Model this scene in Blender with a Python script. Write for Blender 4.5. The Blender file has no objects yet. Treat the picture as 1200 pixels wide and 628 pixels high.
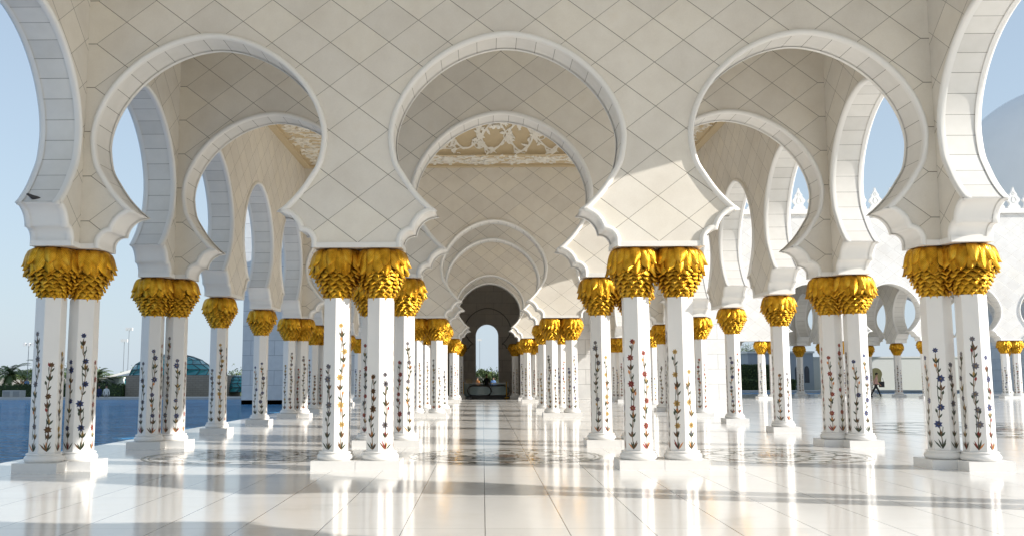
import bpy, bmesh, math, random
from mathutils import Vector, Matrix
PI = math.pi
R_ = math.radians
C = bpy.context.scene.collection
scene = bpy.context.scene

# ------------------------------------------------------------------ layout (metres)
Y0, M = 18.405, 5.635            # first cross wall, module along the arcade
NA, AIS = 2.79, 5.6175           # half nave (pier centre), centre of a side aisle
OX = 8.445                       # outer wall line
ZC, ZCEIL = 4.05, 10.45          # top of capitals, ceiling
TW = 0.40                        # half thickness of a cross wall
TO = 0.34
WO = 8.31                        # centre line of the outer walls
#                     # half thickness of an outer wall
def YK(k): return Y0 + k * M

# ------------------------------------------------------------------ node helpers
class NT:
    def __init__(s, name):
        m = bpy.data.materials.new(name); m.use_nodes = True
        s.m = m; s.t = m.node_tree; s.n = s.t.nodes; s.l = s.t.links
        s.b = s.n['Principled BSDF']
    def node(s, ty, **kw):
        n = s.n.new(ty)
        for k, v in kw.items(): setattr(n, k, v)
        return n
    def put(s, sock, v):
        if isinstance(v, (int, float)): sock.default_value = v
        elif isinstance(v, (tuple, list)): sock.default_value = v
        else: s.l.new(v, sock)
    def math(s, op, a, b=0.0, c=0.0):
        n = s.node('ShaderNodeMath', operation=op)
        for i, v in enumerate((a, b, c)): s.put(n.inputs[i], v)
        return n.outputs[0]
    def mix(s, f, a, b, mode='MIX'):
        n = s.node('ShaderNodeMix', data_type='RGBA', blend_type=mode)
        s.put(n.inputs[0], f); s.put(n.inputs[6], a); s.put(n.inputs[7], b)
        return n.outputs[2]
    def obj(s):
        n = s.node('ShaderNodeTexCoord'); x = s.node('ShaderNodeSeparateXYZ')
        s.l.new(n.outputs['Object'], x.inputs[0]); return n.outputs['Object'], x.outputs
    def noise(s, vec, sc, det=4, rough=.55):
        n = s.node('ShaderNodeTexNoise'); n.inputs['Scale'].default_value = sc
        n.inputs['Detail'].default_value = det; n.inputs['Roughness'].default_value = rough
        if vec is not None: s.l.new(vec, n.inputs['Vector'])
        return n.outputs['Fac']
    def ramp(s, f, stops):
        n = s.node('ShaderNodeValToRGB'); s.l.new(f, n.inputs[0])
        e = n.color_ramp.elements
        while len(e) < len(stops): e.new(.5)
        for q, (p, c) in zip(e, stops): q.position = p; q.color = (*c, 1) if len(c) == 3 else c
        return n.outputs[0]
    def bump(s, h, strength, dist):
        n = s.node('ShaderNodeBump'); n.inputs['Strength'].default_value = strength
        n.inputs['Distance'].default_value = dist; s.l.new(h, n.inputs['Height'])
        s.l.new(n.outputs[0], s.b.inputs['Normal']); return n
    def set(s, **kw):
        for k, v in kw.items(): s.put(s.b.inputs[k.replace('_', ' ')], v)
        return s.m

def plain(name, col, rough=.6, metal=0.0, spec=.5, var=0.12, vs=6.0):
    t = NT(name); o, _ = t.obj(); f = t.noise(o, vs)
    c = t.mix(f, tuple(x * (1 - var) for x in col) + (1,), tuple(min(1, x * (1 + var)) for x in col) + (1,))
    t.set(Base_Color=c, Roughness=rough, Metallic=metal)
    t.b.inputs['Specular IOR Level'].default_value = spec
    return t.m

def line_mask(t, val, w):
    """1 on the joints: |frac(val) - .5| > .5 - w"""
    fr = t.math('FRACT', val)
    d = t.math('ABSOLUTE', t.math('SUBTRACT', fr, .5))
    return t.math('GREATER_THAN', d, .5 - w)

def cladding(name, axis, per, off, clamp, base, dark=.42, rough=.42):
    """rhombic stone cladding: lines a+b and a-b on half integers"""
    t = NT(name); o, x = t.obj()
    al = x[axis]
    if clamp: al = t.math('MAXIMUM', t.math('MINIMUM', al, clamp), -clamp)
    a = t.math('ADD', t.math('DIVIDE', al, per), off)
    b = t.math('DIVIDE', t.math('SUBTRACT', x[2], 4.14), .853)
    p = t.math('ADD', t.math('ADD', a, b), .5); q = t.math('ADD', t.math('SUBTRACT', a, b), .5)
    j = t.math('MAXIMUM', line_mask(t, p, .0085), line_mask(t, q, .0058))
    cv = t.node('ShaderNodeCombineXYZ'); t.l.new(t.math('FLOOR', p), cv.inputs[0]); t.l.new(t.math('FLOOR', q), cv.inputs[1])
    wn = t.node('ShaderNodeTexWhiteNoise'); t.l.new(cv.outputs[0], wn.inputs['Vector'])
    tone = t.ramp(wn.outputs['Value'], [(0, tuple(c * .945 for c in base)), (.5, base), (1, (base[0] * 1.03, base[1] * 1.025, base[2] * 1.0))])
    vein = t.ramp(t.noise(o, 1.6, 8, .62), [(.35, (.93, .92, .91)), (.6, (1, 1, 1)), (.75, (.97, .955, .93))])
    fine = t.ramp(t.noise(o, 38, 3), [(.3, (.965, .965, .96)), (.7, (1, 1, 1))])
    col = t.mix(1.0, t.mix(1.0, tone, vein, 'MULTIPLY'), fine, 'MULTIPLY')
    col = t.mix(1.0, col, t.ramp(t.noise(o, .33, 5, .6), [(.32, (.92, .91, .895)), (.6, (1, 1, 1))]), 'MULTIPLY')
    col = t.mix(j, col, (dark * base[0] * .62, dark * base[1] * .58, dark * base[2] * .5, 1))
    t.set(Base_Color=col, Roughness=rough)
    t.bump(t.math('SUBTRACT', 1.0, j), .6, .006)
    return t.m

def soffit_mat(name, base):
    t = NT(name); uv = t.node('ShaderNodeUVMap'); s = t.node('ShaderNodeSeparateXYZ'); t.l.new(uv.outputs[0], s.inputs[0])
    o, _ = t.obj()
    v = t.math('DIVIDE', s.outputs[0], .385); j = line_mask(t, v, .012)
    wn = t.node('ShaderNodeTexWhiteNoise', noise_dimensions='1D'); t.l.new(t.math('FLOOR', v), wn.inputs['W'])
    tone = t.ramp(wn.outputs['Value'], [(0, tuple(c * .92 for c in base)), (1, tuple(min(1, c * 1.04) for c in base))])
    col = t.mix(1.0, tone, t.ramp(t.noise(o, 3, 6), [(.3, (.93, .93, .92)), (.65, (1, 1, 1))]), 'MULTIPLY')
    col = t.mix(j, col, (.2, .18, .15, 1))
    t.set(Base_Color=col, Roughness=.4); t.bump(t.math('SUBTRACT', 1.0, j), .5, .006)
    return t.m

MAT = {}
STONE = (.83, .785, .705)
MAT['clad_x'] = cladding('rhombic_cladding_across', 0, 1.116, 0, 7.812, STONE)
MAT['clad_y'] = cladding('rhombic_cladding_along', 1, 1.127, .5, 0, STONE)
MAT['clad_white'] = cladding('rhombic_cladding_wing', 0, 1.116, 0, 0, (.80, .785, .76), .8)  # whiter cladding with paler joints, for the wing
MAT['soffit'] = soffit_mat('arch_soffit_blocks', (.81, .785, .735))
MAT['trim'] = plain('polished_white_trim', (.84, .82, .775), .32, var=.03, vs=2)
MAT['marble'] = plain('white_column_marble', (.84, .82, .785), .26, var=.03, vs=3)
MAT['plinth'] = plain('plinth_marble', (.80, .785, .755), .28, var=.05, vs=5)
MAT['roof'] = plain('roof_membrane', (.6, .58, .54), .8)
MAT['tan'] = plain('tan_ceiling_plaster', (.62, .50, .32), .75, var=.06)
MAT['relief'] = plain('cream_relief_plaster', (.88, .84, .75), .6, var=.03)

def gold():
    t = NT('gilded_leaf'); uv = t.node('ShaderNodeUVMap'); s = t.node('ShaderNodeSeparateXYZ'); t.l.new(uv.outputs[0], s.inputs[0])
    o, _ = t.obj()
    u = t.math('ABSOLUTE', t.math('SUBTRACT', s.outputs[0], .5))
    w = t.math('SINE', t.math('MULTIPLY', t.math('SUBTRACT', t.math('MULTIPLY', s.outputs[1], 13.0), t.math('MULTIPLY', u, 9.0)), 2 * PI))
    rib = t.math('LESS_THAN', u, .05)
    h = t.math('ADD', w, t.math('MULTIPLY', rib, 1.5))
    at = t.node('ShaderNodeAttribute', attribute_name='tone'); tv = at.outputs['Fac']
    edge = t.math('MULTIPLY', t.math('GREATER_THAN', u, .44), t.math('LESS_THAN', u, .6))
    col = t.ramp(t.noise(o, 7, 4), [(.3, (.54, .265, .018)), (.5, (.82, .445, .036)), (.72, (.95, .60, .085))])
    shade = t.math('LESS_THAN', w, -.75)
    col = t.mix(t.math('MULTIPLY', shade, .6), col, (.22, .115, .012, 1))  # groove shade between the ribs painted into the gold
    col = t.mix(t.math('MULTIPLY', edge, .65), col, (.07, .03, .004, 1))  # leaf edges painted dark as the shaded gaps between leaves
    col = t.mix(1.0, col, t.ramp(tv, [(0, (.70, .62, .54)), (.45, (.96, .94, .92)), (1, (1.0, 1.0, 1.0))]), 'MULTIPLY')
    t.set(Base_Color=col, Metallic=1.0, Roughness=t.math('ADD', .24, t.math('MULTIPLY', t.noise(o, 15, 3), .2)))
    t.bump(h, .45, .006); return t.m
MAT['gold'] = gold()

def floor_mat(name, base, jx, jy, rough, jw=.006, dark=.25):
    t = NT(name); o, x = t.obj()
    a = t.math('ADD', t.math('DIVIDE', x[0], jx), .0); b = t.math('DIVIDE', x[1], jy)
    j = t.math('MAXIMUM', line_mask(t, t.math('ADD', a, .5), jw / jx), t.math('MULTIPLY', line_mask(t, b, jw / jy), .5))
    cv = t.node('ShaderNodeCombineXYZ'); t.l.new(t.math('FLOOR', t.math('ADD', a, .5)), cv.inputs[0]); t.l.new(t.math('FLOOR', b), cv.inputs[1])
    wn = t.node('ShaderNodeTexWhiteNoise'); t.l.new(cv.outputs[0], wn.inputs['Vector'])
    tone = t.ramp(wn.outputs['Value'], [(0, tuple(c * .955 for c in base)), (1, tuple(min(1, c * 1.025) for c in base))])
    vein = t.ramp(t.noise(o, .55, 10, .68), [(.30, (.87, .865, .86)), (.42, (.97, .965, .96)), (.55, (1, 1, 1)), (.72, (.955, .94, .92))])
    col = t.mix(j, t.mix(1.0, tone, vein, 'MULTIPLY'), tuple(c * dark for c in base) + (1,))
    rg = t.math('ADD', rough, t.math('MULTIPLY', t.noise(o, 1.3, 5), .06))
    t.set(Base_Color=col, Roughness=rg); t.b.inputs['Specular IOR Level'].default_value = .32
    t.bump(t.noise(o, .9, 2), .02, .02)
    return t.m
MAT['floor'] = floor_mat('polished_white_floor', (.81, .79, .755), .9166, 2.8175, .085)
MAT['dark_floor'] = floor_mat('dark_polished_floor', (.09, .08, .07), .9166, .9, .06)

def blocks(name, base, w, h, rough=.55, joint=.45, axis=0):
    t = NT(name); o, x = t.obj(); cv = t.node('ShaderNodeCombineXYZ')
    al = t.math('ADD', x[0], x[1]); t.l.new(al, cv.inputs[0]); t.l.new(x[2], cv.inputs[1])
    br = t.node('ShaderNodeTexBrick'); t.l.new(cv.outputs[0], br.inputs['Vector'])
    br.inputs['Scale'].default_value = 1; br.inputs['Brick Width'].default_value = w; br.inputs['Row Height'].default_value = h
    br.inputs['Mortar Size'].default_value = .012; br.inputs['Color1'].default_value = (*[c * .93 for c in base], 1)
    br.inputs['Color2'].default_value = (*[min(1, c * 1.05) for c in base], 1); br.inputs['Mortar'].default_value = (*[c * joint for c in base], 1)
    col = t.mix(1.0, br.outputs[0], t.ramp(t.noise(o, 2.2, 6), [(.3, (.9, .9, .9)), (.65, (1, 1, 1))]), 'MULTIPLY')
    t.set(Base_Color=col, Roughness=rough); return t.m
MAT['block_white'] = blocks('white_ashlar', (.80, .79, .765), 1.7, 1.05)
MAT['block_dark'] = blocks('dark_hall_stone', (.80, .75, .68), 1.5, 1.0, .5, .62)
MAT['stone_tan'] = blocks('tan_stone_wall', (.34, .29, .24), .5, .2, .8, .6)

# ------------------------------------------------------------------ object helpers
def mesh_obj(name, bm, mats, parent=None, smooth=False):
    me = bpy.data.meshes.new(name); bm.to_mesh(me); bm.free()
    for m in (mats if isinstance(mats, (list, tuple)) else [mats]): me.materials.append(m)
    if smooth:
        for p in me.polygons: p.use_smooth = True
    return inst(name, me, parent)
def inst(name, me, parent=None, loc=(0, 0, 0), rz=0.0):
    o = bpy.data.objects.new(name, me); C.objects.link(o); o.parent = parent
    o.location = loc; o.rotation_euler = (0, 0, rz); return o
def tag(o, label, cat, group=None):
    o['label'] = label; o['category'] = cat; o['kind'] = 'thing'
    if group: o['group'] = group
    return o
def thing(name, label, cat, loc=(0, 0, 0), rz=0.0, group=None):
    o = bpy.data.objects.new(name, None); C.objects.link(o); o.location = loc; o.rotation_euler = (0, 0, rz)
    o.empty_display_size = .2
    return tag(o, label, cat, group)
def structure(name, bm, mats, kind='structure', smooth=False):
    o = mesh_obj(name, bm, mats, None, smooth); o['kind'] = kind; return o
def box(bm, x0, x1, y0, y1, z0, z1, mi=0):
    v = [bm.verts.new(p) for p in ((x0, y0, z0), (x1, y0, z0), (x1, y1, z0), (x0, y1, z0), (x0, y0, z1), (x1, y0, z1), (x1, y1, z1), (x0, y1, z1))]
    for f in ((0, 3, 2, 1), (4, 5, 6, 7), (0, 1, 5, 4), (1, 2, 6, 5), (2, 3, 7, 6), (3, 0, 4, 7)):
        q = bm.faces.new([v[i] for i in f]); q.material_index = mi
def bevel(bm, w, seg=2):
    es = [e for e in bm.edges if len(e.link_faces) == 2 and e.calc_face_angle(0) > .5]
    bmesh.ops.bevel(bm, geom=es, offset=w, segments=seg, profile=.7, affect='EDGES')
def lathe(bm, prof, n=32, cx=0, cy=0, mi=0):
    rings = []
    for r, z in prof:
        rings.append([bm.verts.new((cx + r * math.cos(2 * PI * i / n), cy + r * math.sin(2 * PI * i / n), z)) for i in range(n)])
    for a, b in zip(rings, rings[1:]):
        for i in range(n):
            f = bm.faces.new((a[i], a[(i + 1) % n], b[(i + 1) % n], b[i])); f.material_index = mi; f.smooth = True
    return rings
def tube(bm, pts, rad, n=6, closed=False, mi=0):
    P = [Vector(p) for p in pts]; rings = []; N = len(P)
    rr = rad if isinstance(rad, (list, tuple)) else [rad] * N
    for i, p in enumerate(P):
        a = P[(i - 1) % N] if (closed or i > 0) else P[i]; b = P[(i + 1) % N] if (closed or i < N - 1) else P[i]
        d = (b - a).normalized(); up = Vector((0, 0, 1)) if abs(d.z) < .95 else Vector((1, 0, 0))
        u = d.cross(up).normalized(); v = u.cross(d)
        rings.append([bm.verts.new(p + (u * math.cos(2 * PI * k / n) + v * math.sin(2 * PI * k / n)) * rr[i]) for k in range(n)])
    for i in range(N if closed else N - 1):
        a, b = rings[i], rings[(i + 1) % N]
        for k in range(n):
            f = bm.faces.new((a[k], a[(k + 1) % n], b[(k + 1) % n], b[k])); f.material_index = mi; f.smooth = True
    if not closed:
        for r in (rings[0], rings[-1]):
            f = bm.faces.new(r); f.material_index = mi

# ------------------------------------------------------------------ the keyhole arch outline
def catmull(pts, per=4):
    out = []; P = [(2.13, 6.5)] + pts + [(2 * pts[-1][0] - pts[-2][0], 2 * pts[-1][1] - pts[-2][1])]
    for i in range(1, len(P) - 2):
        for s in range(per):
            t = s / per; a, b, c, d = P[i - 1:i + 3]
            out.append(tuple(.5 * (2 * b[j] + (c[j] - a[j]) * t + (2 * a[j] - 5 * b[j] + 4 * c[j] - d[j]) * t * t + (3 * b[j] - a[j] - 3 * c[j] + d[j]) * t ** 3) for j in (0, 1)))
    out.append(pts[-1]); return out
def arc(a, b, sag, n=7):
    ax, az = a; bx, bz = b; L = math.hypot(bx - ax, bz - az); s = sag * L
    Rr = (L * L / 4 + s * s) / (2 * s); mx, mz = (ax + bx) / 2, (az + bz) / 2
    nx, nz = -(bz - az) / L, (bx - ax) / L
    if nx < 0: nx, nz = -nx, -nz
    cx, cz = mx - nx * (Rr - s), mz - nz * (Rr - s)
    t0 = math.atan2(az - cz, ax - cx); t1 = math.atan2(bz - cz, bx - cx)
    if t1 > t0 + PI: t1 -= 2 * PI
    if t0 > t1 + PI: t0 -= 2 * PI
    return [(cx + Rr * math.cos(t0 + (t1 - t0) * i / n), cz + Rr * math.sin(t0 + (t1 - t0) * i / n)) for i in range(1, n + 1)]
TIP, NOTCH, FOOT = (1.345, 4.735), (1.76, 4.37), (1.995, 4.14)
AC, AA, AB, AN = 6.14, 2.155, 1.955, 1.83
UPPER = [(AA * math.sin(PI / 2 * i / 22) ** (2 / AN), AC + AB * math.cos(PI / 2 * i / 22) ** (2 / AN)) for i in range(22)]
UPPER += [q for q in catmull([(AA, AC), (2.085, 5.69), (1.93, 5.40), (1.725, 5.10), (1.49, 4.85), TIP], 4)]
HALF = UPPER + arc(TIP, NOTCH, .19) + arc(NOTCH, FOOT, .24) + [(FOOT[0], ZC)]
def outline(c):                                   # left foot -> apex -> right foot
    return [(c - x, z) for x, z in reversed(HALF)] + [(c + x, z) for x, z in HALF[1:]]

def wall_mesh(centres, x0, x1, ztop, th, along=0, zb=ZC):
    """solid wall pierced by keyhole arches, without the soffits"""
    poly = [(x0, zb)]
    feet = [x0]
    for c in centres: poly += outline(c); feet += [c - FOOT[0], c + FOOT[0]]
    poly += [(x1, zb), (x1, ztop), (x0, ztop)]; feet.append(x1)
    bm = bmesh.new()
    def P(a, d, z): return (a, d, z) if along == 0 else (-d, a, z)
    fr = [bm.verts.new(P(a, -th, z)) for a, z in poly]; bk = [bm.verts.new(P(a, th, z)) for a, z in poly]
    bm.faces.new(fr); bm.faces.new(list(reversed(bk)))
    n = len(poly)
    for i in (n - 3, n - 2, n - 1):
        j = (i + 1) % n; bm.faces.new((fr[i], bk[i], bk[j], fr[j]))
    for a, b in zip(feet[0::2], feet[1::2]):
        q = [bm.verts.new(P(*p)) for p in ((a, -th, zb), (b, -th, zb), (b, th, zb), (a, th, zb))]; bm.faces.new(q)
    bmesh.ops.recalc_face_normals(bm, faces=bm.faces)
    me = bpy.data.meshes.new('wall'); bm.to_mesh(me); bm.free(); return me
def soffit_mesh(th, along=0):
    bm = bmesh.new(); uvl = bm.loops.layers.uv.new('UVMap'); o = outline(0.0); L = [0]
    for a, b in zip(o, o[1:]): L.append(L[-1] + math.hypot(a[0] - b[0], a[1] - b[1]))
    def P(a, d, z): return (a, d, z) if along == 0 else (-d, a, z)
    f = [bm.verts.new(P(a, -th, z)) for a, z in o]; b = [bm.verts.new(P(a, th, z)) for a, z in o]
    mid = L[-1] / 2
    nl = len(HALF) - len(UPPER)
    for i in range(len(o) - 1):
        q = bm.faces.new((f[i], f[i + 1], b[i + 1], b[i])); lob = i < nl or i >= len(o) - 1 - nl
        q.smooth = True
        if lob: q.material_index = 1
        for lp, (u, v) in zip(q.loops, ((L[i], 0), (L[i + 1], 0), (L[i + 1], 1), (L[i], 1))): lp[uvl].uv = (u - mid + .19, v)
    for e in bm.edges:
        if len(e.link_faces) == 2 and e.calc_face_angle(0) > .6: e.smooth = False
    me = bpy.data.meshes.new('soffit'); bm.to_mesh(me); bm.free()
    me.materials.append(MAT['soffit']); me.materials.append(MAT['trim']); return me
MPROF = [(-.014, .07), (-.022, -.012), (-.008, -.05), (.030, -.064), (.066, -.05), (.084, -.018), (.088, .004)]
def moulding_mesh(th, along=0, side=-1):
    """roll moulding round the opening on one face of the wall"""
    bm = bmesh.new(); o = outline(0.0); n = len(o); rings = []
    for i, (a, z) in enumerate(o):
        d = []
        for j, k in ((i - 1, i), (i, i + 1)):
            if 0 <= j and k < n:
                tx, tz = o[k][0] - o[j][0], o[k][1] - o[j][1]; l = math.hypot(tx, tz); d.append((-tz / l, tx / l))
        nx, nz = sum(v[0] for v in d), sum(v[1] for v in d); l = math.hypot(nx, nz) or 1; nx, nz = nx / l, nz / l
        mit = min(1.7, 1 / max(.45, nx * d[0][0] + nz * d[0][1]))
        ring = []
        for off, p in MPROF:
            y = (-th + p) * (-side)
            q = (a + nx * off * mit, z + nz * off * mit)
            if i in (0, n - 1): q = (q[0], z)
            ring.append(bm.verts.new((q[0], y, q[1]) if along == 0 else (-y, q[0], q[1])))
        rings.append(ring)
    for a, b in zip(rings, rings[1:]):
        for k in range(len(MPROF) - 1):
            f = bm.faces.new((a[k], b[k], b[k + 1], a[k + 1])); f.smooth = True
    bmesh.ops.recalc_face_normals(bm, faces=bm.faces)
    me = bpy.data.meshes.new('arch_moulding'); bm.to_mesh(me); bm.free(); me.materials.append(MAT['trim']); return me
def slab_mesh(hx, hy, z0=ZC - .004, z1=ZC + .095, out=.035):
    bm = bmesh.new(); box(bm, -hx - out, hx + out, -hy - out, hy + out, z0, z1); bevel(bm, .028, 3)
    me = bpy.data.meshes.new('impost_slab'); bm.to_mesh(me); bm.free(); me.materials.append(MAT['trim'])
    return me

# ------------------------------------------------------------------ column meshes
HEXR, SH0, SH1 = .276, .325, 3.13
VM = {}
for n_, c_ in dict(stem=(.20, .13, .07), leaf=(.045, .06, .03), brown=(.14, .065, .02), red=(.26, .028, .022), blue=(.045, .06, .16), orange=(.62, .24, .06), grey=(.16, .15, .17), ochre=(.50, .32, .10)).items():
    VM[n_] = plain('inlay_' + n_, c_, .3, var=.15, vs=30)
VI = {n: i + 1 for i, n in enumerate(VM)}
def shaft_mesh(seed):
    rnd = random.Random(seed); bm = bmesh.new()
    for k in range(6): pass
    a0 = PI / 2
    ring = [(HEXR * math.cos(a0 + k * PI / 3), HEXR * math.sin(a0 + k * PI / 3)) for k in range(6)]
    v0 = [bm.verts.new((x, y, SH0)) for x, y in ring]; v1 = [bm.verts.new((x * .985, y * .985, SH1)) for x, y in ring]
    for k in range(6): bm.faces.new((v0[k], v0[(k + 1) % 6], v1[(k + 1) % 6], v1[k]))
    es = [e for e in bm.edges if abs(e.verts[0].co.z - e.verts[1].co.z) > 1]
    bmesh.ops.bevel(bm, geom=es, offset=.012, segments=2, profile=.5, affect='EDGES')
    for k in range(6):
        ang = a0 + (k + .5) * PI / 3; n = Vector((math.cos(ang), math.sin(ang), 0)); s = Vector((-math.sin(ang), math.cos(ang), 0))
        ap = HEXR * math.cos(PI / 6)
        def pt(u, z): return n * (ap * (1 - .015 * (z - SH0) / (SH1 - SH0)) + .0025) + s * u + Vector((0, 0, z))
        def poly(uvs, m):
            f = bm.faces.new([bm.verts.new(pt(u, z)) for u, z in uvs]); f.material_index = VI[m]
            f.normal_update()
            if f.normal.dot(n) < 0: f.normal_flip()
        def almond(u, z, L, W, a, m):
            L, W = L * 1.2, W * 1.3
            d = (math.sin(a), math.cos(a)); e = (d[1], -d[0])
            poly([(u + d[0] * L * p + e[0] * W * q, z + d[1] * L * p + e[1] * W * q) for p, q in ((0, 0), (.3, .75), (.6, .8), (1, 0), (.6, -.8), (.3, -.75))], m)
        def flower(u, z, r, m, c):
            for i in range(7):
                a = 2 * PI * i / 7 + .3
                almond(u, z, r, r * .30, a, m)
            poly([(u + r * .3 * math.cos(2 * PI * i / 8), z + r * .3 * math.sin(2 * PI * i / 8)) for i in range(8)], c)
        def ribbon(pts, w, m):
            for (a, b), (c, d) in zip(pts, pts[1:]):
                poly([(a - w, b), (a + w, b), (c + w, d), (c - w, d)], m)
        top = rnd.choice((1.75, 1.95, 2.15, 2.35, 2.5)) + rnd.uniform(-.1, .1); ph = rnd.uniform(0, 6); amp = rnd.uniform(.014, .034)
        K = 1.25; main = rnd.choice(('red', 'grey', 'brown', 'blue', 'grey', 'red', 'ochre')); alt = rnd.choice(('orange', 'ochre', 'grey', 'red'))
        def cx(z): return amp * math.sin(z * 5.2 + ph) * min(1, (z - .3) * 3)
        z = .40; path = []
        while z < top: path.append((cx(z), z)); z += .035
        ribbon(path, .0075, 'stem')
        p2 = [(-cx(z) * .9 + .006 * math.sin(z * 9), z) for _, z in path if z > .55 and (z * 5.2 + ph) % (2 * PI) < 4.4]
        for q0, q1 in zip(p2, p2[1:]):
            if q1[1] - q0[1] < .05: ribbon([q0, q1], .0055, 'leaf')
        for i in range(5):                              # tuft of blades at the foot
            a = (i - 2) * .33 + rnd.uniform(-.08, .08)
            almond(rnd.uniform(-.012, .012), SH0 + .03, rnd.uniform(.11, .17), .013, a, rnd.choice(('leaf', 'brown', 'orange', 'red', 'leaf')))
        z = .62; i = 0
        while z < top - .05:
            u = cx(z); kind = i % 3
            if kind == 0:
                for sd in (-1, 1): almond(u, z - .05, .10, .016, sd * rnd.uniform(.35, .7), rnd.choice(('leaf', 'leaf', 'brown')))
                almond(u, z - .03, .09, .020, 0, rnd.choice((alt, 'brown', 'ochre')))
            elif kind == 1:
                flower(u + rnd.choice((-1, 1)) * .018, z, rnd.uniform(.048, .066), main, 'ochre' if main != 'orange' else 'red')
            else:
                sd = rnd.choice((-1, 1)); ribbon([(u, z - .06), (u + sd * .022, z), (u + sd * .028, z + .06)], .005, 'stem')
                almond(u + sd * .028, z + .05, .075, .019, sd * .25, rnd.choice((alt, 'leaf'))); almond(u, z - .04, .085, .014, -sd * .6, 'leaf')
            z += rnd.uniform(.12, .21); i += 1 if rnd.random() < .85 else 2
        flower(cx(top), top + .03, .045, main, 'ochre')
    me = bpy.data.meshes.new('shaft'); bm.to_mesh(me); bm.free(); me.materials.append(MAT['marble'])
    for m in VM.values(): me.materials.append(m)
    return me
def base_mesh():
    bm = bmesh.new(); lathe(bm, [(.30, .168), (.330, .180), (.348, .215), (.348, .235), (.330, .272), (.305, .284), (.305, .296), (.318, .303), (.318, .315), (.300, .326), (.24, .33)], 40)
    me = bpy.data.meshes.new('base'); bm.to_mesh(me); bm.free(); me.materials.append(MAT['marble']); return me
def plinth_mesh(h):
    bm = bmesh.new(); box(bm, -.403, .403, -.403, .403, 0, h); bevel(bm, .008, 2)
    me = bpy.data.meshes.new('plinth'); bm.to_mesh(me); bm.free(); me.materials.append(MAT['plinth']); return me
def capital_mesh():
    rnd = random.Random(5); bm = bmesh.new(); uvl = bm.loops.layers.uv.new('UVMap'); tl = bm.verts.layers.float.new('tone'); zb = 3.105
    prof = [(.205, 0), (.230, .06), (.268, .14), (.318, .24), (.378, .36), (.425, .48), (.452, .62), (.445, .76), (.405, .87), (.34, .925), (.33, .943)]
    lathe(bm, [(r - .02, zb + z) for r, z in prof], 28); f = bm.faces.new([v for v in bm.verts if abs(v.co.z - zb - .943) < 1e-4][:28]) if False else None
    for fc in bm.faces:
        for lp in fc.loops: lp[uvl].uv = (.5, .0)
    lathe(bm, [(.32, zb + .93), (.32, zb + .948), (.02, zb + .948)], 28)
    def rad(z):
        for (r0, z0), (r1, z1) in zip(prof, prof[1:]):
            if z0 <= z <= z1: return r0 + (r1 - r0) * (z - z0) / (z1 - z0)
        return prof[0][0] if z < 0 else prof[-1][0]
    def leaf(ang, path, width, shape, bulge, nv, nu=4, vscale=1.0, twist=0.0):
        rows = []; tone = rnd.random()
        for i in range(nv + 1):
            t = i / nv * (len(path) - 1); k = min(int(t), len(path) - 2); q = t - k
            r = path[k][0] + (path[k + 1][0] - path[k][0]) * q; z = path[k][1] + (path[k + 1][1] - path[k][1]) * q
            w = width * shape(i / nv); row = []
            for j in range(nu + 1):
                u = j / nu * 2 - 1; rr = r - bulge * abs(u) ** 1.5 * (.35 + .65 * i / nv)
                a = ang + u * w / max(r, .1) + twist * (i / nv)
                v = bm.verts.new((rr * math.cos(a), rr * math.sin(a), zb + z)); v[tl] = tone; row.append(v)
            rows.append(row)
        for i in range(nv):
            for j in range(nu):
                f = bm.faces.new((rows[i][j], rows[i][j + 1], rows[i + 1][j + 1], rows[i + 1][j])); f.smooth = True
                for lp, (uu, vv) in zip(f.loops, ((j, i), (j + 1, i), (j + 1, i + 1), (j, i + 1))): lp[uvl].uv = (uu / nu, vv / nv * vscale)
    sh = lambda t: max(.03, .62 + .38 * math.sin(PI * .5 * min(1, t / .5)) if t < .55 else 1 - ((t - .55) / .45) ** 2.0)
    sc = lambda t: max(.03, 1.0 if t < .35 else (1 - ((t - .35) / .65) ** 1.6))
    for row in range(8):
        z0 = .05 + row * .068; n = 12 + row // 2
        for i in range(n):
            a = 2 * PI * (i + .5 * (row % 2)) / n + rnd.uniform(-.03, .03); r = rad(z0)
            w = PI * r / n * rnd.uniform(1.18, 1.34)
            leaf(a, [(rad(z0 + .05) - .03, z0 + .07), (r + .020, z0 + .02), (r + (.042 + rnd.uniform(-.008, .008)) * (.45 + .55 * min(1, row / 3)), z0 - .03), (r + .050 * (.4 + .6 * min(1, row / 3)), z0 - .068 + rnd.uniform(-.008, .008))], w, sc, .036, 6, 6, .30)
    for layer, (n, off) in enumerate(((9, .5), (9, 0), (9, .5))):
        for i in range(n):
            a = 2 * PI * (i + off) / n + rnd.uniform(-.08, .08); dz = rnd.uniform(-.035, .035); tw = rnd.uniform(-.10, .10); o_ = rnd.uniform(-.008, .012)
            if layer == 0: p = [(.42, .84), (.462, .77), (.484, .67), (.490, .58), (.502, .50 + dz), (.520, .44 + dz)]
            elif layer == 1: p = [(.36, .925), (.45, .87), (.485, .77), (.502, .67), (.512, .59), (.530, .53 + dz), (.552, .47 + dz)]
            else: p = [(.27, .944), (.375, .940), (.458, .895), (.502, .80), (.522, .72), (.538, .65 + dz), (.566, .595 + dz)]
            leaf(a, [(r + o_, z) for r, z in p], (.125, .135, .132)[layer], sh, (.055, .06, .075)[layer] + rnd.uniform(-.01, .01), 14, 8, 1.0, tw)
    me = bpy.data.meshes.new('capital'); bm.to_mesh(me); bm.free(); me.materials.append(MAT['gold']); return me
SHAFTS = [shaft_mesh(s) for s in (3, 11, 27, 40, 58)]
BASE, PL = base_mesh(), [plinth_mesh(.170), plinth_mesh(.166)]
CAP = capital_mesh()
ncol = [0]
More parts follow.
